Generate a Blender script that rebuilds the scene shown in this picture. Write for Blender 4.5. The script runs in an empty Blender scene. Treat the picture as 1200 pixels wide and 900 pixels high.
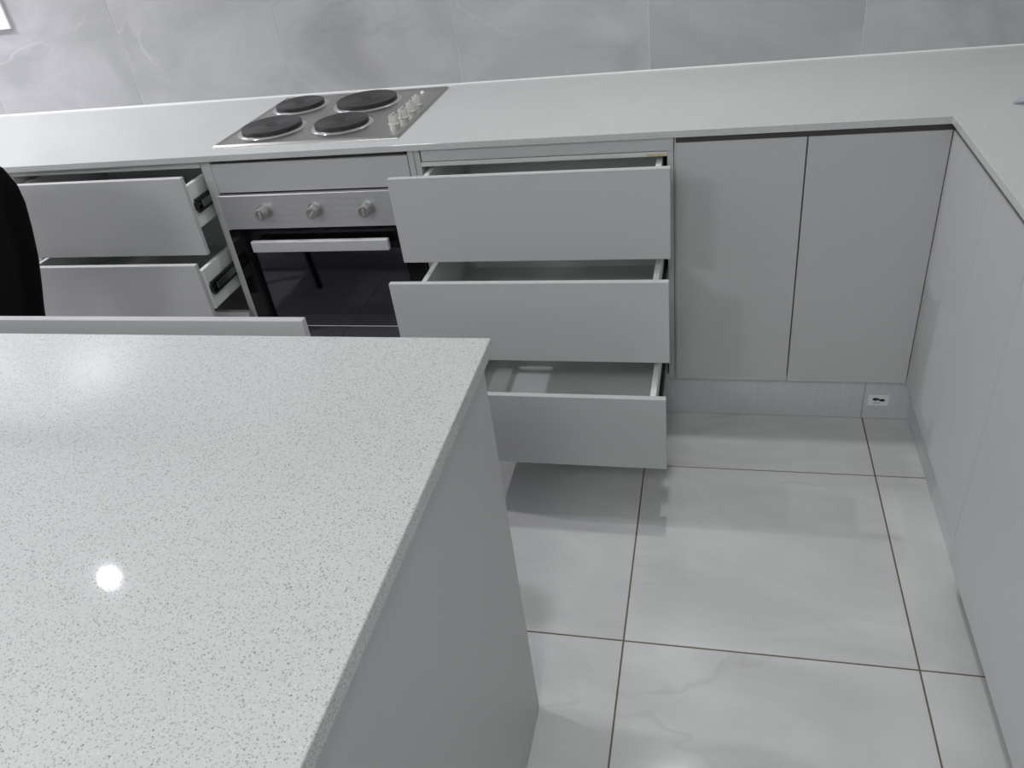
import bpy, bmesh, math, random
from mathutils import Vector, Matrix

C = bpy.context.scene.collection
S = bpy.context.scene
random.seed(7)

# ------------------------------------------------------------------ camera
def make_camera():
    yaw, pitch, roll, f = -0.2923, 0.58972, -0.14176, 937.58
    fw = Vector((math.sin(yaw)*math.cos(pitch), math.cos(yaw)*math.cos(pitch), -math.sin(pitch)))
    rt = Vector((math.cos(yaw), -math.sin(yaw), 0.0))
    up = rt.cross(fw)
    c, s = math.cos(roll), math.sin(roll)
    a, b = rt*c + up*s, up*c - rt*s
    cd = bpy.data.cameras.new('camera'); co = bpy.data.objects.new('camera', cd); C.objects.link(co)
    m = Matrix((a, b, -fw)).transposed().to_4x4()
    m.translation = Vector((-0.5331, -2.0136, 1.52316))
    co.matrix_world = m
    cd.sensor_width = 36; cd.lens = 36*f/1200; cd.clip_start = 0.02
    S.camera = co
make_camera()

# ------------------------------------------------------------------ world, lights, exposure
w = bpy.data.worlds.new('world'); S.world = w; w.use_nodes = True
w.node_tree.nodes['Background'].inputs[0].default_value = (0.80, 0.86, 1.0, 1)
w.node_tree.nodes['Background'].inputs[1].default_value = 0.05
S.view_settings.view_transform = 'Standard'; S.view_settings.look = 'None'
S.view_settings.exposure = -0.86; S.view_settings.gamma = 1
CEIL = 2.55
DOWNLIGHTS_AND_FILLS = [  # x, y, watts, diameter, colour
    (-0.63, 0.13, 17, .075, (0.97, 1.0, 0.97)), (-2.89, -0.21, 17, .062, (0.97, 0.955, 1.0)),
    (-4.0, -0.10, 84, .075, (0.97, 0.955, 1.0)),  # added unseen lamp, brightens the left wall and worktop
    (-0.75, -2.7, 24, .60, (0.97, 1.0, 0.99)), (-2.6, -2.9, 36, .60, (0.97, 0.98, 1.0)),  # from here on added soft fill lamps out of view, for ambient light
    (-4.4, -2.2, 30, .60, (0.97, 0.98, 1.0)), (-1.5, -4.4, 24, .60, (0.97, 0.98, 1.0))]
def downlight_or_fill(x, y, watts, size, col):  # builds the two downlights and the added fill lamps alike
    ld = bpy.data.lights.new('downlight', 'AREA'); ld.shape = 'DISK'; ld.size = size
    ld.energy = watts; ld.color = col; ld.spread = math.radians(170)
    o = bpy.data.objects.new('downlight', ld); C.objects.link(o); o.location = (x, y, CEIL-0.012)
for d in DOWNLIGHTS_AND_FILLS: downlight_or_fill(*d)

# ------------------------------------------------------------------ dimensions (metres)
H = 0.8946          # worktop top
TW = 0.018          # worktop thickness
OV = 0.008          # worktop overhang
D = 0.5926          # tiled wall face
PL = 0.0335         # plinth setback
ZB = 0.150          # bottom of fronts
ZT = 0.8605         # top of door fronts
ISX, ISY = -0.8645, -0.9905

# ------------------------------------------------------------------ helpers
def box(bm, x0, x1, y0, y1, z0, z1, bev=0.0, seg=1):
    t = bmesh.new()
    bmesh.ops.create_cube(t, size=1)
    for v in t.verts:
        v.co = Vector((x0 if v.co.x < 0 else x1, y0 if v.co.y < 0 else y1, z0 if v.co.z < 0 else z1))
    if bev > 0:
        bmesh.ops.bevel(t, geom=t.edges[:], offset=bev, segments=seg, affect='EDGES', profile=0.5)
    merge(bm, t); return bm
def merge(bm, t):
    me = bpy.data.meshes.new('t'); t.to_mesh(me); bm.from_mesh(me); bpy.data.meshes.remove(me); t.free()
def lathe(bm, prof, n=48, M=None):
    """prof: (r, z) pairs revolved about z"""
    t = bmesh.new(); rings = []
    for r, z in prof:
        if r < 1e-6: rings.append([t.verts.new((0, 0, z))])
        else: rings.append([t.verts.new((r*math.cos(2*math.pi*k/n), r*math.sin(2*math.pi*k/n), z)) for k in range(n)])
    for a, b in zip(rings, rings[1:]):
        for k in range(n):
            q = (k+1) % n
            if len(a) == 1 and len(b) == 1: continue
            if len(a) == 1: t.faces.new((a[0], b[k], b[q]))
            elif len(b) == 1: t.faces.new((a[k], b[0], a[q]))
            else: t.faces.new((a[k], b[k], b[q], a[q]))
    bmesh.ops.recalc_face_normals(t, faces=t.faces[:])
    if M is not None: bmesh.ops.transform(t, matrix=M, verts=t.verts[:])
    merge(bm, t); return bm
def tube(bm, a, b, r, n=10):
    a, b = Vector(a), Vector(b); d = b-a
    M = Matrix.Translation(a) @ d.to_track_quat('Z', 'Y').to_matrix().to_4x4()
    return lathe(bm, [(0, 0), (r, 0), (r, d.length), (0, d.length)], n, M)
def prism(bm, pts, z0, z1, bev=0.0):
    """polygon in xy extruded in z"""
    t = bmesh.new()
    f = t.faces.new([t.verts.new((x, y, z0)) for x, y in pts])
    r = bmesh.ops.extrude_face_region(t, geom=[f])
    for v in r['geom']:
        if isinstance(v, bmesh.types.BMVert): v.co.z = z1
    bmesh.ops.recalc_face_normals(t, faces=t.faces[:])
    if bev: bmesh.ops.bevel(t, geom=t.edges[:], offset=bev, segments=2, affect='EDGES', profile=0.5)
    merge(bm, t); return bm
WORLD = {}
def origin(o): return WORLD.get(o.name, Vector((0, 0, 0)))
def obj(name, bm, mat, parent=None, label=None, smooth=None, kind=None, base=False, edging=None):
    bm.normal_update()
    if edging is not None:
        mat = [mat, edging]
        for f in bm.faces:
            if f.normal.y < -0.7: f.material_index = 1
    me = bpy.data.meshes.new(name)
    co = [v.co for v in bm.verts]
    lo = Vector([min(c[i] for c in co) for i in range(3)]); hi = Vector([max(c[i] for c in co) for i in range(3)])
    o0 = (lo+hi)/2
    if base: o0.z = lo.z
    bmesh.ops.translate(bm, verts=bm.verts[:], vec=-o0)
    bm.to_mesh(me); bm.free()
    mats = mat if isinstance(mat, (list, tuple)) else [mat]
    for m in mats: me.materials.append(m)
    if smooth:
        for p in me.polygons: p.use_smooth = True
        try: me.set_sharp_from_angle(angle=math.radians(smooth))
        except Exception: pass
    o = bpy.data.objects.new(name, me); C.objects.link(o)
    WORLD[o.name] = o0
    if parent is not None:
        o.parent = parent; o.location = o0 - origin(parent)
    else: o.location = o0
    if label: o['label'] = label
    if kind: o['kind'] = kind
    return o
def thing(name, label, cat, loc, group=None):
    o = bpy.data.objects.new(name, None); C.objects.link(o)
    o.empty_display_size = 0.05; o.location = loc; WORLD[o.name] = Vector(loc)
    o['label'] = label; o['category'] = cat
    if group: o['group'] = group
    return o
def tag(o, label, cat, group=None):
    o['label'] = label; o['category'] = cat
    if group: o['group'] = group
    return o
def bx(*a, **k): return box(bmesh.new(), *a, **k)

# ------------------------------------------------------------------ materials
def mat(name, col, rough=0.5, metal=0.0, spec=0.5, coat=0.0, noise=None, bump=None):
    m = bpy.data.materials.new(name); m.use_nodes = True
    nt = m.node_tree; b = nt.nodes['Principled BSDF']
    b.inputs['Base Color'].default_value = (*col, 1); b.inputs['Roughness'].default_value = rough
    b.inputs['Metallic'].default_value = metal; b.inputs['Specular IOR Level'].default_value = spec
    b.inputs['Coat Weight'].default_value = coat
    if noise:
        sc, amt, stretch = noise
        tc = nt.nodes.new('ShaderNodeTexCoord'); mp = nt.nodes.new('ShaderNodeMapping')
        mp.inputs['Scale'].default_value = stretch
        n = nt.nodes.new('ShaderNodeTexNoise'); n.inputs['Scale'].default_value = sc; n.inputs['Detail'].default_value = 5
        r = nt.nodes.new('ShaderNodeValToRGB')
        r.color_ramp.elements[0].position = 0.3; r.color_ramp.elements[1].position = 0.7
        r.color_ramp.elements[0].color = (*[c*(1-amt) for c in col], 1)
        r.color_ramp.elements[1].color = (*[min(1, c*(1+amt)) for c in col], 1)
        L = nt.links.new
        L(tc.outputs['Object'], mp.inputs[0]); L(mp.outputs[0], n.inputs['Vector']); L(n.outputs[0], r.inputs[0])
        L(r.outputs[0], b.inputs['Base Color'])
        if bump:
            bp = nt.nodes.new('ShaderNodeBump'); bp.inputs['Strength'].default_value = bump
            bp.inputs['Distance'].default_value = 0.001
            L(n.outputs[0], bp.inputs['Height']); L(bp.outputs[0], b.inputs['Normal'])
    return m

def quartz(name, base=(0.585, 0.60, 0.59), fine=1.0, soft=0.0):
    m = bpy.data.materials.new(name); m.use_nodes = True
    nt = m.node_tree; b = nt.nodes['Principled BSDF']; L = nt.links.new; N = nt.nodes.new
    tc = N('ShaderNodeTexCoord')
    def speck(scale, size, frac, off):
        mp = N('ShaderNodeMapping'); mp.inputs['Location'].default_value = (off, off*1.7, off*.3)
        L(tc.outputs['Object'], mp.inputs[0])
        v = N('ShaderNodeTexVoronoi'); v.inputs['Scale'].default_value = scale
        L(mp.outputs[0], v.inputs['Vector'])
        lt = N('ShaderNodeMath'); lt.operation = 'LESS_THAN'; lt.inputs[1].default_value = size
        L(v.outputs['Distance'], lt.inputs[0])
        sp = N('ShaderNodeSeparateColor'); L(v.outputs['Color'], sp.inputs[0])
        l2 = N('ShaderNodeMath'); l2.operation = 'LESS_THAN'; l2.inputs[1].default_value = frac
        L(sp.outputs[0], l2.inputs[0])
        mu = N('ShaderNodeMath'); mu.operation = 'MULTIPLY'; L(lt.outputs[0], mu.inputs[0]); L(l2.outputs[0], mu.inputs[1])
        return mu, sp
    s1, c1 = speck(400*fine, 0.40, 0.42, 0.0)
    s2, c2 = speck(270*fine, 0.33, 0.14, 3.1)
    s3, c3 = speck(480, 0.45, 0.35, 7.7)
    n = N('ShaderNodeTexNoise'); n.inputs['Scale'].default_value = 5; n.inputs['Detail'].default_value = 3
    L(tc.outputs['Object'], n.inputs['Vector'])
    r0 = N('ShaderNodeValToRGB'); r0.color_ramp.elements[0].position = .35; r0.color_ramp.elements[1].position = .7
    r0.color_ramp.elements[0].color = (*[c*0.97 for c in base], 1); r0.color_ramp.elements[1].color = (*base, 1)
    L(n.outputs[0], r0.inputs[0])
    def mixin(prev, fac, col_a, col_b, sel):
        col_a = [c+(d-c)*soft for c, d in zip(col_a, base)]; col_b = [c+(d-c)*soft for c, d in zip(col_b, base)]
        r = N('ShaderNodeMix'); r.data_type = 'RGBA'
        r.inputs['A'].default_value = (*col_a, 1); r.inputs['B'].default_value = (*col_b, 1)
        L(sel, r.inputs['Factor'])
        x = N('ShaderNodeMix'); x.data_type = 'RGBA'
        L(fac.outputs[0], x.inputs['Factor']); L(prev, x.inputs['A']); L(r.outputs['Result'], x.inputs['B'])
        return x.outputs['Result']
    p = mixin(r0.outputs[0], s3, (0.68, 0.69, 0.68), (0.50, 0.50, 0.48), c3.outputs[1])
    p = mixin(p, s1, (0.35, 0.36, 0.36), (0.46, 0.46, 0.45), c1.outputs[1])
    p = mixin(p, s2, (0.22, 0.22, 0.22), (0.38, 0.38, 0.365), c2.outputs[2])
    L(p, b.inputs['Base Color'])
    b.inputs['Roughness'].default_value = 0.035
    return m

def marble(name, light, dark, vein, rough, scale=2.0, white=0.0):
    m = bpy.data.materials.new(name); m.use_nodes = True
    nt = m.node_tree; b = nt.nodes['Principled BSDF']; L = nt.links.new; N = nt.nodes.new
    tc = N('ShaderNodeTexCoord'); oi = N('ShaderNodeObjectInfo')
    mu = N('ShaderNodeMath'); mu.operation = 'MULTIPLY'; mu.inputs[1].default_value = 37.0
    L(oi.outputs['Random'], mu.inputs[0])
    ad = N('ShaderNodeVectorMath'); ad.operation = 'ADD'
    L(tc.outputs['Object'], ad.inputs[0]); L(mu.outputs[0], ad.inputs[1])
    mp = N('ShaderNodeMapping'); mp.inputs['Rotation'].default_value = (0.35, 0.55, 0.6); mp.inputs['Scale'].default_value = (1, 2.0, 1.6)
    L(ad.outputs[0], mp.inputs[0])
    n = N('ShaderNodeTexNoise'); n.inputs['Scale'].default_value = scale; n.inputs['Detail'].default_value = 7
    n.inputs['Roughness'].default_value = 0.55; n.inputs['Distortion'].default_value = 1.2
    L(mp.outputs[0], n.inputs['Vector'])
    r = N('ShaderNodeValToRGB'); r.color_ramp.elements[0].position = 0.36; r.color_ramp.elements[1].position = 0.66
    r.color_ramp.elements[0].color = (*dark, 1); r.color_ramp.elements[1].color = (*light, 1)
    L(n.outputs[0], r.inputs[0])
    def veins(sc, width, off):
        q = N('ShaderNodeTexNoise'); q.inputs['Scale'].default_value = sc; q.inputs['Detail'].default_value = 4
        q.inputs['Distortion'].default_value = 0.7
        o2 = N('ShaderNodeVectorMath'); o2.operation = 'ADD'; o2.inputs[1].default_value = (off, off, off)
        L(mp.outputs[0], o2.inputs[0]); L(o2.outputs[0], q.inputs['Vector'])
        s = N('ShaderNodeMath'); s.operation = 'SUBTRACT'; s.inputs[1].default_value = 0.5; L(q.outputs[0], s.inputs[0])
        a = N('ShaderNodeMath'); a.operation = 'ABSOLUTE'; L(s.outputs[0], a.inputs[0])
        mr = N('ShaderNodeMapRange'); mr.inputs['From Max'].default_value = width
        mr.inputs['To Min'].default_value = 1; mr.inputs['To Max'].default_value = 0
        L(a.outputs[0], mr.inputs['Value'])
        g = N('ShaderNodeTexNoise'); g.inputs['Scale'].default_value = sc*1.3; L(o2.outputs[0], g.inputs['Vector'])
        m2 = N('ShaderNodeMapRange'); m2.inputs['From Min'].default_value = .5; m2.inputs['From Max'].default_value = .68
        L(g.outputs[0], m2.inputs['Value'])
        x = N('ShaderNodeMath'); x.operation = 'MULTIPLY'; L(mr.outputs[0], x.inputs[0]); L(m2.outputs[0], x.inputs[1])
        return x.outputs[0]
    prev = r.outputs[0]
    for sc, wd, col, k, off in ((1.3, .014, vein, .32, 0.0), (1.7, .010, (0.9, 0.9, 0.9), white, 11.0)):
        if k <= 0: continue
        v = veins(sc, wd, off)
        x2 = N('ShaderNodeMath'); x2.operation = 'MULTIPLY'; x2.inputs[1].default_value = k; L(v, x2.inputs[0])
        mx = N('ShaderNodeMix'); mx.data_type = 'RGBA'; mx.inputs['B'].default_value = (*col, 1)
        L(x2.outputs[0], mx.inputs['Factor']); L(prev, mx.inputs['A']); prev = mx.outputs['Result']
    L(prev, b.inputs['Base Color']); b.inputs['Roughness'].default_value = rough
    return m

M = {}
M['front'] = mat('satin_grey_laminate', (0.51, 0.51, 0.512), 0.42, noise=(2.2, 0.012, (1, 1, 1)))
M['edge'] = mat('pale_edging', (0.62, 0.62, 0.63), 0.4)
M['carcass'] = mat('white_melamine', (0.66, 0.66, 0.65), 0.45, noise=(6, 0.02, (1, 1, 1)))
M['box'] = mat('white_drawer_board', (0.70, 0.72, 0.71), 0.45, noise=(6, 0.02, (1, 1, 1)))
M['plinth'] = mat('brushed_grey_plinth', (0.62, 0.62, 0.63), 0.34, metal=0.22, noise=(6, 0.04, (30, 1, 1)))
M['quartz'] = quartz('speckled_quartz')
M['quartz_fine'] = quartz('fine_speckled_quartz', (0.575, 0.59, 0.58), 1.5, 0.5)
M['steel'] = mat('brushed_steel', (0.62, 0.62, 0.63), 0.42, metal=0.75, noise=(5, 0.07, (1, 1, 90)), bump=0.05)
M['hobsteel'] = mat('hob_steel', (0.50, 0.49, 0.46), 0.27, metal=1.0, noise=(5, 0.06, (2, 60, 1)), bump=0.04)
M['chrome'] = mat('polished_trim', (0.75, 0.75, 0.75), 0.12, metal=1.0)
M['iron'] = mat('black_cast_plate', (0.022, 0.019, 0.020), 0.33, noise=(60, 0.2, (1, 1, 1)), bump=0.05)
M['redspot'] = mat('faded_red_dot', (0.032, 0.014, 0.015), 0.5)
M['knob'] = mat('silver_knob', (0.62, 0.61, 0.57), 0.35, metal=0.6, noise=(30, 0.05, (1, 1, 1)))
M['ovenknob'] = mat('brushed_silver_knob', (0.40, 0.40, 0.39), 0.3, metal=0.8, noise=(30, 0.05, (1, 1, 1)))
M['lineg'] = mat('faint_grey_line', (0.10, 0.10, 0.12), 0.4)
M['blackglass'] = mat('black_glass', (0.003, 0.003, 0.004), 0.08, spec=0.25)
M['cavity'] = mat('oven_enamel', (0.012, 0.012, 0.014), 0.3)
M['runner'] = mat('dark_runner_steel', (0.035, 0.037, 0.038), 0.32, metal=0.7)
M['runner2'] = mat('zinc_runner_steel', (0.22, 0.23, 0.23), 0.3, metal=0.9)
M['dark'] = mat('painted_gap_shade', (0.05, 0.045, 0.042), 0.6)  # shade of the open gaps under the worktop, put in as dark colour
M['fabric'] = mat('black_fabric', (0.004, 0.004, 0.0045), 0.95, spec=0.1, noise=(400, 0.3, (1, 1, 1)), bump=0.2)
M['blackmetal'] = mat('black_metal', (0.008, 0.008, 0.008), 0.5)
M['grout'] = mat('floor_grout', (0.17, 0.135, 0.09), 0.95, noise=(80, 0.12, (1, 1, 1)))
M['wallgrout'] = mat('wall_grout', (0.62, 0.62, 0.63), 0.8, noise=(80, 0.05, (1, 1, 1)))
M['paint'] = mat('white_paint', (0.72, 0.73, 0.74), 0.8, noise=(3, 0.01, (1, 1, 1)))
M['plastic'] = mat('white_plastic', (0.80, 0.80, 0.81), 0.3)
M['paper'] = mat('bluish_white_paper', (0.72, 0.72, 0.80), 0.7)
M['ink'] = mat('dark_print', (0.02, 0.02, 0.02), 0.6)
M['bead'] = mat('white_sealant', (0.78, 0.79, 0.78), 0.35)
M['floortile'] = marble('floor_marble', (0.64, 0.645, 0.64), (0.55, 0.55, 0.55), (0.40, 0.38, 0.36), 0.13, 2.2)
M['walltile'] = marble('wall_marble', (0.50, 0.50, 0.515), (0.39, 0.39, 0.40), (0.30, 0.30, 0.31), 0.38, 2.2, white=0.22)
M['batten'] = mat('raw_batten_tape', (0.55, 0.47, 0.25), 0.6)

def glass_mat():
    m = bpy.data.materials.new('tinted_oven_glass'); m.use_nodes = True
    nt = m.node_tree; nt.nodes.remove(nt.nodes['Principled BSDF']); L = nt.links.new
    out = nt.nodes['Material Output']
    t = nt.nodes.new('ShaderNodeBsdfTransparent'); t.inputs[0].default_value = (0.34, 0.34, 0.38, 1)
    g = nt.nodes.new('ShaderNodeBsdfGlossy'); g.inputs['Roughness'].default_value = 0.04; g.inputs['Color'].default_value = (0.85, 0.86, 1.0, 1)
    f = nt.nodes.new('ShaderNodeFresnel'); f.inputs[0].default_value = 1.9
    mx = nt.nodes.new('ShaderNodeMixShader')
    L(f.outputs[0], mx.inputs[0]); L(t.outputs[0], mx.inputs[1]); L(g.outputs[0], mx.inputs[2]); L(mx.outputs[0], out.inputs[0])
    return m
M['glass'] = glass_mat()
def emit(name, col, s):
    m = bpy.data.materials.new(name); m.use_nodes = True
    b = m.node_tree.nodes['Principled BSDF']
    b.inputs['Base Color'].default_value = (*col, 1)
    b.inputs['Emission Color'].default_value = (*col, 1); b.inputs['Emission Strength'].default_value = s
    return m
M['lampface'] = emit('lamp_face', (1, 1, 1), 6)

# ------------------------------------------------------------------ setting
XL, XR, YF = -5.4, 0.63, -5.2
floor = obj('floor', bx(XL, XR, YF, 0.63, -0.05, -0.0016), M['grout'], kind='structure')
TS = 0.6171; GX, GY = -0.0919, -0.2257
tile_mesh = {}
def floor_tiles():
    for i in range(-9, 2):
        for j in range(-9, 2):
            x0, x1 = GX+(i)*TS, GX+(i+1)*TS; y0, y1 = GY+j*TS, GY+(j+1)*TS
            cx0, cx1 = max(x0+.0020, XL), min(x1-.0020, XR); cy0, cy1 = max(y0+.0020, YF), min(y1-.0020, .62)
            if cx1-cx0 < .03 or cy1-cy0 < .03: continue
            yield cx0, cx1, cy0, cy1
for (a, b_, c_, d_) in floor_tiles():
    key = (round(b_-a, 3), round(d_-c_, 3))
    if key in tile_mesh:
        o = bpy.data.objects.new('tile', tile_mesh[key]); C.objects.link(o)
        o.parent = floor; o.location = Vector(((a+b_)/2, (c_+d_)/2, -0.004)) - origin(floor)
    else:
        o = obj('tile', bx(a, b_, c_, d_, -0.008, 0.0, bev=0.0003), M['floortile'], floor)
        tile_mesh[key] = o.data
wall_back = obj('wall_back', bx(XL, XR+.1, D+.0008, D+.12, -0.05, CEIL), M['wallgrout'], kind='structure')
WT = 0.605; WX = -0.1294
for i in range(-9, 2):
    x0, x1 = max(WX+i*WT+.001, XL), min(WX+(i+1)*WT-.001, XR)
    if x1-x0 < .03: continue
    for z0, z1 in ((H-.6, H-.002), (H+.001, H+1.2), (H+1.202, CEIL)):
        obj('tile', bx(x0, x1, D, D+.0095, z0, z1, bev=.0007), M['walltile'], wall_back)
obj('wall_right', bx(XR, XR+.1, YF, D+.0085, -.05, CEIL), M['paint'], kind='structure')
obj('wall_left', bx(XL-.1, XL, YF, D+.1, -.05, CEIL), M['paint'], kind='structure')
obj('wall_front', bx(XL, XR, YF-.1, YF, -.05, CEIL), M['paint'], kind='structure')
obj('ceiling', bx(XL, XR, YF, D+.0085, CEIL, CEIL+.1), M['paint'], kind='structure')
LIGHT_LABELS = [
    'small recessed downlight in the ceiling over the corner worktop',
    'small recessed downlight in the ceiling mirrored as the bright spot on the island slab',
    'added unseen fill lamp in the ceiling over the far left worktop',
    'added large round fill light behind the camera near the right wall',
    'added large round fill light behind the camera over the island end',
    'added large round fill light, unseen, near the left wall of the room',
    'added large round fill light, unseen, at the front wall of the room']
for (x, y, wt_, dm, cl_), lb in zip(DOWNLIGHTS_AND_FILLS, LIGHT_LABELS):
    t = thing('ceiling_or_fill_light', lb, 'light', (x, y, CEIL))
    q = dm/2
    obj('trim_ring', lathe(bmesh.new(), [(q+.006, -.0005), (q+.018, -.0005), (q+.016, -.007), (q+.006, -.004), (q+.006, -.0005)], 32, Matrix.Translation((x, y, CEIL))), M['plastic'], t, smooth=40)
    obj('lamp_face', lathe(bmesh.new(), [(0, -.0005), (q+.005, -.0005), (q+.005, -.003), (0, -.003)], 32, Matrix.Translation((x, y, CEIL))), M['lampface'], t)

# ------------------------------------------------------------------ worktops
pts = [(-3.3, -OV-.030), (-2.63, -OV-.022), (-1.9, -OV-.012), (-1.3, -OV-.004), (-OV, -OV), (-OV, -3.2), (XR-.001, -3.2), (XR-.001, D-.001), (-3.3, D-.001)]
wt = obj('worktop', prism(bmesh.new(), pts, H-TW, H, .0012), M['quartz_fine'], base=True)
tag(wt, 'white speckled stone worktop running in an L along the tiled wall', 'worktop')
bead = bmesh.new(); tube(bead, (-3.3, D-.0015, H+.0005), (XR-.002, D-.0015, H+.0005), .0035, 8)
obj('trim_1', bead, M['bead'], kind='structure')
IX0 = -3.1
iw = obj('island_worktop', bx(IX0, ISX, -2.15, ISY, H-.025, H, bev=.0012), M['quartz'], base=True)
tag(iw, 'thick white speckled stone slab on the island in the foreground', 'worktop')

# ------------------------------------------------------------------ cabinets
PT = 0.016
def carcass_bm(x0, x1, z0=ZB, z1=H-TW-.0005, y0=0.003, y1=D-.03, floor_z=None):
    b = bmesh.new(); z1 -= .0008
    box(b, x0, x0+PT, y0, y1, z0, z1, .0006); box(b, x1-PT, x1, y0, y1, z0, z1, .0006)
    box(b, x0+PT, x1-PT, y0, y1, z0, z0+PT)
    box(b, x0+PT, x1-PT, y1-.004, y1, z0+PT, z1)
    return b
def feet(x0, x1, parent, y0=.09, y1=D-.08):
    for fx in (x0+.06, x1-.06):
        for fy in (y0, y1):
            obj('foot', lathe(bmesh.new(), [(0, 0), (.024, 0), (.024, .008), (.014, .014), (.014, ZB-.0005), (0, ZB-.0005)], 16, Matrix.Translation((fx, fy, 0))), M['blackmetal'], parent, smooth=40)
def runner(parent, x, y0, y1, z, side):
    """ball-bearing slide on the outside of a drawer side; side=+1 right, -1 left"""
    b = bmesh.new(); xa, xb = sorted((x, x+side*.0105))
    box(b, xa, xb, y0+.01, y1, z-.021, z+.021, .002)
    box(b, xa, xb, y0+.004, y0+.05, z-.013, z+.013, .002)
    r = obj('runner', b, M['runner'], parent)
    c = bmesh.new(); xm = x+side*.0105
    xa, xb = sorted((xm-side*.001, xm+side*.0012))
    box(c, xa, xb, y0+.03, y1-.02, z-.010, z+.010, .001)
    for k in range(3):
        lathe(c, [(0, 0), (.0035, 0), (.0035, .0012), (0, .0012)], 10, Matrix.Translation((xm, y0+.018+.035*k, z+.004)) @ Matrix.Rotation(side*math.pi/2, 4, 'Y'))
    return r, c
def drawer(parent, x0, x1, y, z0, z1, bx0, bx1, bz0, bz1, depth=.45, name='drawer'):
    """open drawer whose front face stands at y"""
    b = bmesh.new(); T = .015; ya, yb = y+.016, y+.016+depth
    box(b, bx0, bx0+T, ya, yb, bz0, bz1, .001); box(b, bx1-T, bx1, ya, yb, bz0, bz1, .001)
    box(b, bx0+T, bx1-T, yb-T, yb, bz0, bz1-.01, .0006); box(b, bx0+T, bx1-T, ya, ya+T, bz0, bz1-.002, .0006)
    box(b, bx0+T, bx1-T, ya+T, yb-T, bz0+.006, bz0+.010)
    d = obj(name, b, M['box'], parent)
    f = obj('drawer_front', bx(x0, x1, y, y+.0155, z0, z1, bev=.0012), [M['front']], d)
    e = bmesh.new(); box(e, x0+.0005, x1-.0005, y+.0006, y+.0150, z1-.0004, z1+.0004)
    for s, xx in ((1, bx1), (-1, bx0)):
        rz = (bz0+bz1)/2
        r, c = runner(d, xx+s*.0004, ya, yb, rz, s)
        obj('runner', c, M['runner2'], d, label='bright inner slide rail')
    return d

# --- three drawer cabinet right of the oven
DX0, DX1 = -1.3235, -0.634
c3 = thing('base_cabinet', 'grey base cabinet with three staggered open drawers, right of the oven', 'cabinet', ((DX0+DX1)/2, .28, 0))
obj('carcass', carcass_bm(DX0, DX1), M['carcass'], c3, edging=M['front'])
feet(DX0, DX1, c3)
obj('top_rail', bx(DX0+PT+.006, DX1-.001, -.001, .015, .8425, .8745, bev=.0008), M['front'], c3, label='grey filler rail under the worktop')
obj('under_rail', bx(DX0+PT+.001, DX1-PT, .001, .060, .828, .840, bev=.0008), M['carcass'], c3)
obj('tape', bx(-.700, -.655, -.0006, .001, .829, .8345), M['batten'], c3, label='yellowish strip of tape on the rail')
BX0, BX1 = DX0+PT+.0125, DX1-PT-.0125
drawer(c3, -1.351, -.635, -.147, .614, .8505, BX0, BX1, .655, .815)
drawer(c3, -1.357, -.6335, -.262, .376, .609, BX0, BX1, .42, .578)
drawer(c3, -1.354, -.6345, -.416, .150, .3705, BX0, BX1, .18, .335)

# --- two door corner cabinet
cd = thing('base_cabinet', 'closed grey base cabinet with two plain doors at the inner corner', 'cabinet', (-.31, .28, 0))
obj('carcass', carcass_bm(-.6325, -.001), M['carcass'], cd, edging=M['front'])
feet(-.6325, -.05, cd)
DT = .0185
obj('door', bx(-.6285, -.3185, 0, DT-.003, ZB, ZT, bev=.0012), M['front'], cd)
obj('door', bx(-.3155, -.0005, 0, DT-.003, ZB, ZT, bev=.0012), M['front'], cd)
obj('gap_shade_strip', bx(-.6285, .0035, .0005, .0028, ZT+.0005, H-TW-.0005), M['dark'], cd, label='dark strip painted as the shade in the gap above the doors')

# --- right hand run, fronts on x = 0
def right_unit(y0, y1, zb, label, name='base_cabinet'):
    c = thing(name, label, 'cabinet', (.3, (y0+y1)/2, 0))
    b = bmesh.new(); z1 = H-TW-.0015
    ya, yb = y0, y1
    box(b, .003+DT, XR-.02, ya, ya+PT, ZB, z1); box(b, .003+DT, XR-.02, yb-PT, yb, ZB, z1)
    box(b, .003+DT, XR-.02, ya+PT, yb-PT, ZB, ZB+PT); box(b, XR-.024, XR-.02, ya+PT, yb-PT, ZB+PT, z1)
    obj('carcass', b, M['carcass'], c)
    obj('door', bx(0, DT, y0+.0006, y1-.0006, zb, ZT, bev=.0008), M['front'], c)
    obj('gap_shade_strip', bx(.004, .010, y0+.001, y1-.001, ZT+.0005, H-TW-.002), M['dark'], c, label='dark strip painted as the shade in the gap above the door')
    for fx in (.12, XR-.1):
        for fy in (y0+.05, y1-.05):
            obj('foot', lathe(bmesh.new(), [(0, 0), (.024, 0), (.024, .008), (.014, .014), (.014, ZB-.0005), (0, ZB-.0005)], 16, Matrix.Translation((fx, fy, 0))), M['blackmetal'], c, smooth=40)
    return c
right_unit(-.3165, -.0008, ZB, 'narrow closed grey cabinet of the right run, first after the corner')
right_unit(-.594, -.3175, ZB, 'closed grey cabinet of the right run, second after the corner, plinth ends beneath it')
right_unit(-1.20, -.595, .083, 'closed grey cabinet of the right run with front reaching almost to the floor')
right_unit(-2.00, -1.2015, .083, 'closed grey cabinet of the right run beyond the bottom right of the frame')

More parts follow.
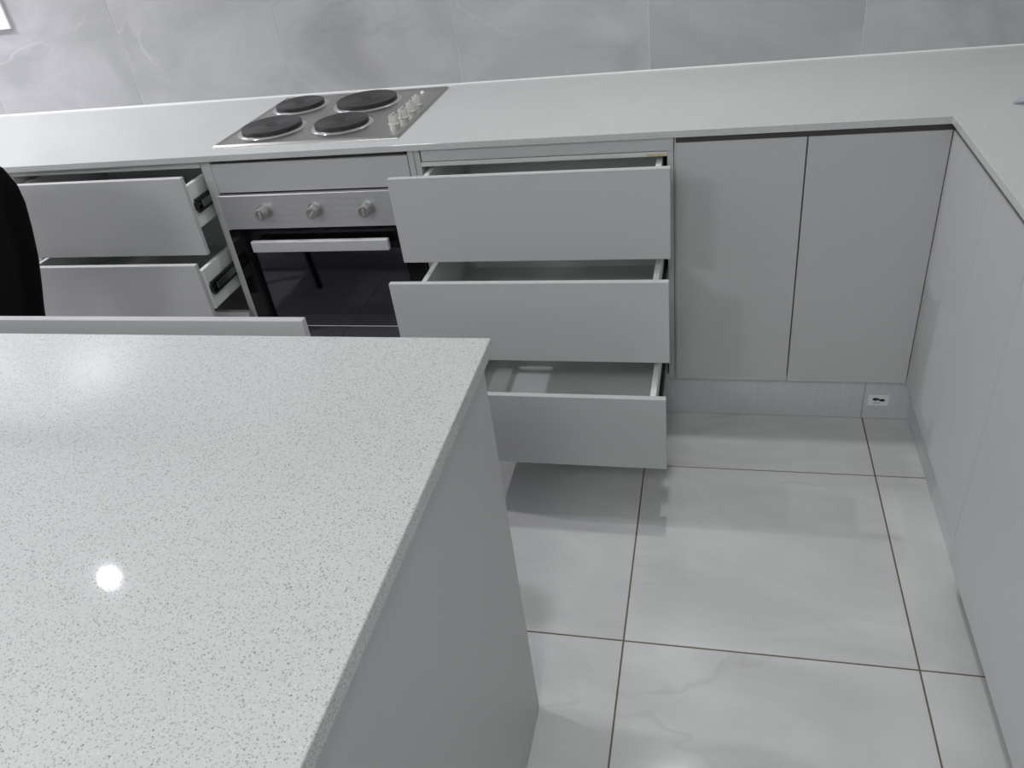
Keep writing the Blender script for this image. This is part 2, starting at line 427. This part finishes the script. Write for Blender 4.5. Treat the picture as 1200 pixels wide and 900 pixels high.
# --- oven housing
OX0, OX1 = -1.9640, -1.3245
oh = thing('oven_housing', 'white carcass around the built-in oven with grey filler panel above it', 'cabinet', ((OX0+OX1)/2, .28, 0))
b = bmesh.new(); z1 = H-TW-.0015
box(b, OX0, OX0+PT, .003-.003, D-.03, ZB+.001, z1, .0006); box(b, OX1-PT, OX1, 0, D-.03, ZB+.001, z1, .0006)
box(b, OX0+PT, OX1-PT, .003, D-.03, ZB+.001, ZB+.006)
obj('carcass', b, M['carcass'], oh, edging=M['front'])
for fx in (OX0+.06, OX1-.06):
    for fy in (.09, D-.08):
        obj('foot', lathe(bmesh.new(), [(0, 0), (.024, 0), (.024, .008), (.014, .014), (.014, ZB+.0005), (0, ZB+.0005)], 16, Matrix.Translation((fx, fy, 0))), M['blackmetal'], oh, smooth=40)
obj('filler_panel', bx(OX0+PT+.0015, OX1-PT-.002, -.001, .015, .776, .862, bev=.0008), M['front'], oh)
obj('gap_shade_strip', bx(OX0+PT+.03, OX1-PT-.01, .004, .018, .866, H-TW-.0020), M['dark'], oh, label='dark strip painted as the shade in the gap above the filler panel')

# --- oven
ox0, ox1 = OX0+PT+.002, OX1-PT-.003
M['handle'] = mat('satin_aluminium', (0.60, 0.60, 0.62), 0.45, metal=0.35)
ov = thing('oven', 'built-in electric oven with steel control panel and black glass door', 'oven', ((ox0+ox1)/2, .2, .147))
b = bmesh.new()      # cavity shell: five walls
ya, yb = .004, .48; z0, z1 = .158, .770
box(b, ox0+.004, ox0+.035, ya, yb, z0, z1); box(b, ox1-.035, ox1-.004, ya, yb, z0, z1)
box(b, ox0+.035, ox1-.035, ya, yb, z0, z0+.05); box(b, ox0+.035, ox1-.035, ya, yb, .63, z1)
box(b, ox0+.035, ox1-.035, yb-.02, yb, z0+.05, .63)
obj('body', b, M['cavity'], ov)
obj('control_panel', bx(ox0, ox1, -.018, .002, .668, .7725, bev=.0012), M['steel'], ov)
ocx = (ox0+ox1)/2
k0 = None
for i, kx in enumerate((-1.805, -1.643, -1.483)):
    if k0 is None:
        R_ = Matrix.Translation((kx, -.018, .7225)) @ Matrix.Rotation(math.pi/2, 4, 'X')
        b = lathe(bmesh.new(), [(0, 0), (.0235, 0), (.0235, .003), (.018, .005), (.0165, .030), (.0155, .033), (.0120, .033), (.0110, .0315), (0, .0315)], 32, R_)
        k0 = obj('knob', b, M['ovenknob'], ov, smooth=35)
        g = bmesh.new(); box(g, kx-.0022, kx+.0022, -.052, -.046, .712, .733, .001)
        kg = obj('knob_grip', g, M['steel'], k0)
        kn = k0
    else:
        kn = k0.copy(); C.objects.link(kn); kn.location = k0.location + Vector((kx+1.805, 0, 0))
        g2 = kg.copy(); C.objects.link(g2); g2.parent = kn
        if i == 1: kn.rotation_euler = (0, math.radians(40), 0)
# door: black frame around tinted glass
dz0, dz1 = .158, .6645
wx0, wx1, wz0, wz1 = ox0+.058, ox1-.055, .225, .600
b = bmesh.new()
box(b, ox0, wx0, -.018, .002, dz0, dz1, .0008); box(b, wx1, ox1, -.018, .002, dz0, dz1, .0008)
box(b, wx0, wx1, -.018, .002, wz1, dz1, .0008); box(b, wx0, wx1, -.018, .002, dz0, wz0, .0008)
dr = obj('door', b, M['blackglass'], ov)
obj('window', bx(wx0+.0003, wx1-.0003, -.0175, -.013, wz0+.0003, wz1-.0003), M['glass'], dr)
b = bmesh.new(); box(b, -1.861, -1.427, -.056, -.040, .609, .643, .003, 2)
hd = obj('handle', b, M['handle'], dr)
for hx in (-1.835, -1.453): obj('handle_mount', bx(hx-.010, hx+.010, -.0402, -.018, .617, .635, bev=.002), M['blackmetal'], hd)
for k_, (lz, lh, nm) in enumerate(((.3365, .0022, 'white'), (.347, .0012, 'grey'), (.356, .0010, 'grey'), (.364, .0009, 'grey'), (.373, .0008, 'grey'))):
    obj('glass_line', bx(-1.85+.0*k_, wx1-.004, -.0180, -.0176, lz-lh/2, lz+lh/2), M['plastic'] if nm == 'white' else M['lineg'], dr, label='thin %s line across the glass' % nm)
def rack(z):
    b = bmesh.new()
    x0, x1, y0, y1 = ox0+.040, ox1-.040, .02, .44
    tube(b, (x0, y0, z), (x1, y0, z), .0030, 8); tube(b, (x0, y1, z), (x1, y1, z), .0030, 8)
    tube(b, (x0, y0, z), (x0, y1, z), .0030, 8); tube(b, (x1, y0, z), (x1, y1, z), .0030, 8)
    for k in range(1, 14):
        yy = y0+(y1-y0)*k/14; tube(b, (x0, yy, z), (x1, yy, z), .0016, 6)
    o = obj('rack', b, M['chrome'], ov, smooth=60)
rack(.327); rack(.45)

# --- left drawer cabinet
LX0, LX1 = -2.665, -1.9655
cl = thing('base_cabinet', 'grey base cabinet with two open drawers, left of the oven', 'cabinet', ((LX0+LX1)/2, .28, 0))
obj('carcass', carcass_bm(LX0, LX1), M['carcass'], cl, edging=M['front'])
feet(LX0, LX1, cl)
obj('top_rail', bx(LX0+PT+.001, LX1-PT-.001, .002,   .060, .853, .873, bev=.0008), M['front'], cl, label='grey rail under the worktop')
LB0, LB1 = LX0+PT+.0125, LX1-PT-.0125
drawer(cl, -2.664, -1.992, -.090, .620, .857, LB0, LB1, .700, .826)
drawer(cl, -2.664, -2.000, -.152, .390, .6165, LB0, LB1, .464, .592)
drawer(cl, -2.664, -1.972, -.020, .150, .386, LB0, LB1, .20, .345)

# --- hidden neighbour far left
cf = thing('base_cabinet', 'closed grey base cabinet behind the black chair at the left edge', 'cabinet', (-2.98, .28, 0))
obj('carcass', carcass_bm(-3.29, -2.667), M['carcass'], cf); feet(-3.29, -2.667, cf)
obj('door', bx(-3.288, -2.668, -.016, .0, ZB, ZT, bev=.0012), M['front'], cf)

# ------------------------------------------------------------------ plinths
p1 = obj('kickboard', bx(-1.96, -.0965, PL, PL+.015, .001, ZB-.002, bev=.0006), M['plinth'], base=True)
tag(p1, 'long brushed grey kickboard under the drawers and two corner doors', 'kickboard')
p2 = obj('kickboard', bx(-.0955, PL-.0005, PL, PL+.015, .001, ZB-.002, bev=.0006), M['plinth'], base=True)
tag(p2, 'short kickboard piece in the corner carrying the small white label', 'kickboard')
p3 = obj('kickboard', bx(PL-.002, PL+.013, -.594, PL-.001, .001, ZB-.002, bev=.0006), M['plinth'], base=True)
tag(p3, 'narrow kickboard along the floor under the right run of cabinets', 'kickboard')
p4 = obj('kickboard', bx(-3.28, -1.9605, PL, PL+.015, .001, ZB-.002, bev=.0006), M['plinth'], base=True)
tag(p4, 'kickboard under the left drawer cabinet, hidden behind the island', 'kickboard')

st = thing('sticker', 'small white label with dark marks on the corner kickboard', 'sticker', (-.0555, PL-.0006, .047))
obj('label_sheet', bx(-.0835, -.0275, PL-.0012, PL-.0002, .048, .086, bev=.0003), M['plastic'], st)
b = bmesh.new()
RX = Matrix.Rotation(math.pi/2, 4, 'X')
for mx, mz, sx, sz in ((-.064, .0705, .0080, .0052), (-.046, .0675, .0085, .0045), (-.0555, .0705, .002, .004)):
    lathe(b, [(0, 0), (1, 0), (1, .0005), (0, .0005)], 16, Matrix.Translation((mx, PL-.0012, mz)) @ Matrix.Diagonal((sx, 1, sz, 1)) @ RX)
for mx in (-.066, -.060, -.054):
    box(b, mx-.0012, mx+.0012, PL-.0017, PL-.0012, .0560, .0590)
obj('printed_mark', b, M['ink'], st)

# ------------------------------------------------------------------ hob
HX0, HX1, HY0, HY1 = -1.955, -1.375, .0437, .5545
hz = H+.0005
hob = thing('hob', 'stainless steel electric hob with four black solid plates set in the worktop', 'hob', ((HX0+HX1)/2, (HY0+HY1)/2, hz))
b = bmesh.new(); t = bmesh.new()
# tray: raised rolled rim, slightly lower deck
vs = []
ins = [(0, 0), (.001, .002), (.007, .0062), (.011, .0062), (.018, .0035)]
prev = None
for off, z in ins:
    ring = [t.verts.new((x, y, hz+z)) for x, y in ((HX0+off, HY0+off), (HX1-off, HY0+off), (HX1-off, HY1-off), (HX0+off, HY1-off))]
    if prev:
        for k in range(4): t.faces.new((prev[k], prev[(k+1) % 4], ring[(k+1) % 4], ring[k]))
    else: t.faces.new(ring[::-1])
    prev = ring
t.faces.new(prev)
merge(b, t)
obj('tray', b, M['hobsteel'], hob)
deck = hz+.0035
for (px, py, pr) in ((-1.832, .196, .092), (-1.846, .430, .079), (-1.603, .196, .081), (-1.610, .425, .097)):
    R_ = Matrix.Translation((px, py, deck))
    ring = obj('plate_trim', lathe(bmesh.new(), [(pr+.014, 0), (pr+.012, .002), (pr+.007, .0035), (pr+.002, .0045), (pr-.002, .004), (pr-.002, 0)], 64, R_), M['chrome'], hob, smooth=50)
    prof = [(0, .010), (.020, .010), (.022, .0112)]
    r = .022
    while r < pr-.008:
        prof += [(r+.0040, .0112), (r+.0048, .0105), (r+.0056, .0112)]; r += .0056
    prof += [(pr-.003, .0112), (pr-.0005, .0100), (pr-.0002, .002), (0, .002)]
    pl = obj('hot_plate', lathe(bmesh.new(), prof, 64, R_ @ Matrix.Translation((0, 0, .003))), M['iron'], hob, smooth=50)
    obj('centre_dot', lathe(bmesh.new(), [(0, .0132), (.016, .0132), (.016, .0138), (0, .0138)], 32, R_), M['redspot'], pl)
kk = None
for i, (kx, ky) in enumerate(((-1.432, .176), (-1.424, .236), (-1.420, .298), (-1.422, .362))):
    R_ = Matrix.Translation((kx, ky, deck))
    if kk is None:
        bb = lathe(bmesh.new(), [(0, 0), (.0180, 0), (.0180, .002), (.0150, .004), (.0138, .022), (.0130, .0245), (0, .0245)], 32, R_)
        box(bb, kx-.0035, kx+.0035, ky-.014, ky+.014, deck+.024, deck+.029, .001)
        kk = obj('knob', bb, M['knob'], hob, smooth=35)
    else:
        q = kk.copy(); C.objects.link(q); q.location = kk.location + Vector((kx+1.432, ky-.176, 0))
        q.rotation_euler = (0, 0, 0.15*i)
obj('indicator_lamp', lathe(bmesh.new(), [(0, 0), (.006, 0), (.006, .003), (.004, .006), (0, .007)], 16, Matrix.Translation((-1.447, .495, deck))), M['plastic'], hob, smooth=50)

# ------------------------------------------------------------------ island
ic = thing('island_cabinet', 'grey island cabinet under the foreground slab with a drawer open behind', 'cabinet', (-1.98, -1.6, 0))
obj('side_panel', bx(-.888, -.8690, -2.10, -1.034, .0005, H-.0255, bev=.001), M['front'], ic)
b = bmesh.new(); zt = H-.0265
box(b, -3.07, -.885, -1.62, -1.604, .1, zt); box(b, -3.07, -.885, -1.603, -1.055, .1, .116)
for xx in (-3.07, -2.075, -1.2585, -.9015): box(b, xx, xx+PT, -1.603, -1.055, .1165, zt)
obj('carcass', b, M['carcass'], ic)
obj('door', bx(-1.256, -.886, -1.0535, -1.037, .1, .86, bev=.001), M['front'], ic)
obj('door', bx(-3.07, -2.072, -1.0535, -1.037, .1, .86, bev=.001), M['front'], ic)
obj('drawer_front', bx(-2.070, -1.260, -1.0535, -1.037, .38, .60, bev=.001), M['front'], ic)
obj('drawer_front', bx(-2.070, -1.260, -1.0535, -1.037, .1, .376, bev=.001), M['front'], ic)
obj('kickboard', bx(-3.07, -.886, -1.11, -1.095, .0005, .098), M['plinth'], ic)
# open drawer: front stands away from the island, facing the oven
yF = -.832
b = bmesh.new(); ya, yb = yF-.016-.45, yF-.016
x0, x1 = -2.045, -1.285
box(b, x0, x0+.015, ya, yb, .655, .80, .001); box(b, x1-.015, x1, ya, yb, .655, .80, .001)
box(b, x0+.015, x1-.015, ya, ya+.015, .655, .79); box(b, x0+.015, x1-.015, ya+.015, yb, .661, .665)
d = obj('drawer', b, M['box'], ic)
obj('drawer_front', bx(-2.072, -1.270, yF-.016, yF, .610, .8395, bev=.0012), M['front'], d)
for s, xx in ((1, x1), (-1, x0)):
    r, c = runner(d, xx+s*.0004, ya, yb, .73, s)
    obj('runner', c, M['runner2'], d)

# ------------------------------------------------------------------ black chair at the left edge
ch = thing('chair', 'black padded chair with a rounded high back at the left edge', 'chair', (-2.42, -.72, 0))
prof = [(.02, 1.095), (.10, 1.092), (.17, 1.085), (.225, 1.068), (.262, 1.038), (.280, .995), (.279, .95), (.262, .88), (.238, .80), (.210, .73), (.180, .66), (.150, .58), (.10, .555), (.02, .55)]
cx = -2.420
out = [(cx+x, z) for x, z in prof] + [(cx-x, z) for x, z in reversed(prof)]
t = bmesh.new()
n = len(out); rings = []
zc = .83
for yy, k in ((-.535, .93), (-.528, .975), (-.510, 1.0), (-.488, 1.0), (-.472, .975), (-.465, .93)):
    rings.append([t.verts.new((cx+(x-cx)*k, yy, zc+(z-zc)*k)) for x, z in out])
for a, c in zip(rings, rings[1:]):
    for k in range(n): t.faces.new((a[k], a[(k+1) % n], c[(k+1) % n], c[k]))
t.faces.new(rings[0][::-1]); t.faces.new(rings[-1])
bmesh.ops.recalc_face_normals(t, faces=t.faces[:])
obj('backrest', t, M['fabric'], ch, smooth=50)
obj('seat', bx(cx-.22, cx+.22, -.93, -.50, .43, .49, bev=.02, seg=3), M['fabric'], ch, smooth=60)
for s in (-1, 1): obj('back_bracket', bx(cx+s*.09-.012, cx+s*.09+.012, -.500, -.488, .44, .60, bev=.002), M['blackmetal'], ch)
for sx in (-1, 1):
    for sy in (-1, 1):
        b = bmesh.new(); tube(b, (cx+sx*.20, -.715+sy*.20, .0005), (cx+sx*.17, -.715+sy*.17, .435), .013, 12)
        obj('leg', b, M['blackmetal'], ch, smooth=50)

# ------------------------------------------------------------------ wall socket, paper
sk = thing('wall_socket', 'white socket plate on the tiled wall at the top left corner', 'socket', (-3.037, D-.004, 1.19))
obj('plate', bx(-3.112, -2.962, D-.011, D-.0002, 1.190, 1.300, bev=.002, seg=2), M['plastic'], sk)
b = bmesh.new(); box(b, -3.09, -3.05, D-.0135, D-.011, 1.222, 1.268, .001)
obj('switch_rocker', b, M['plastic'], sk)
t = bmesh.new()
# small curled paper scrap lying on the right worktop
N_ = 8; grid = []
for i in range(N_+1):
    row = []
    for j in range(N_+1):
        u, v = i/N_, j/N_
        x = .130+u*.16; y = .062+(v-.5)*(.012+u*.30)-u*.01
        z = H+.0015+.022*math.sin(u*3.0)*(.5+.5*math.cos(v*5))+.016*u
        row.append(t.verts.new((x, y, z)))
    grid.append(row)
for i in range(N_):
    for j in range(N_): t.faces.new((grid[i][j], grid[i+1][j], grid[i+1][j+1], grid[i][j+1]))
r = bmesh.ops.solidify(t, geom=t.faces[:], thickness=.0008)
pp = obj('paper_scrap', t, M['paper'], base=True, smooth=60)
tag(pp, 'pointed scrap of bluish white paper on the right arm of the worktop', 'paper')
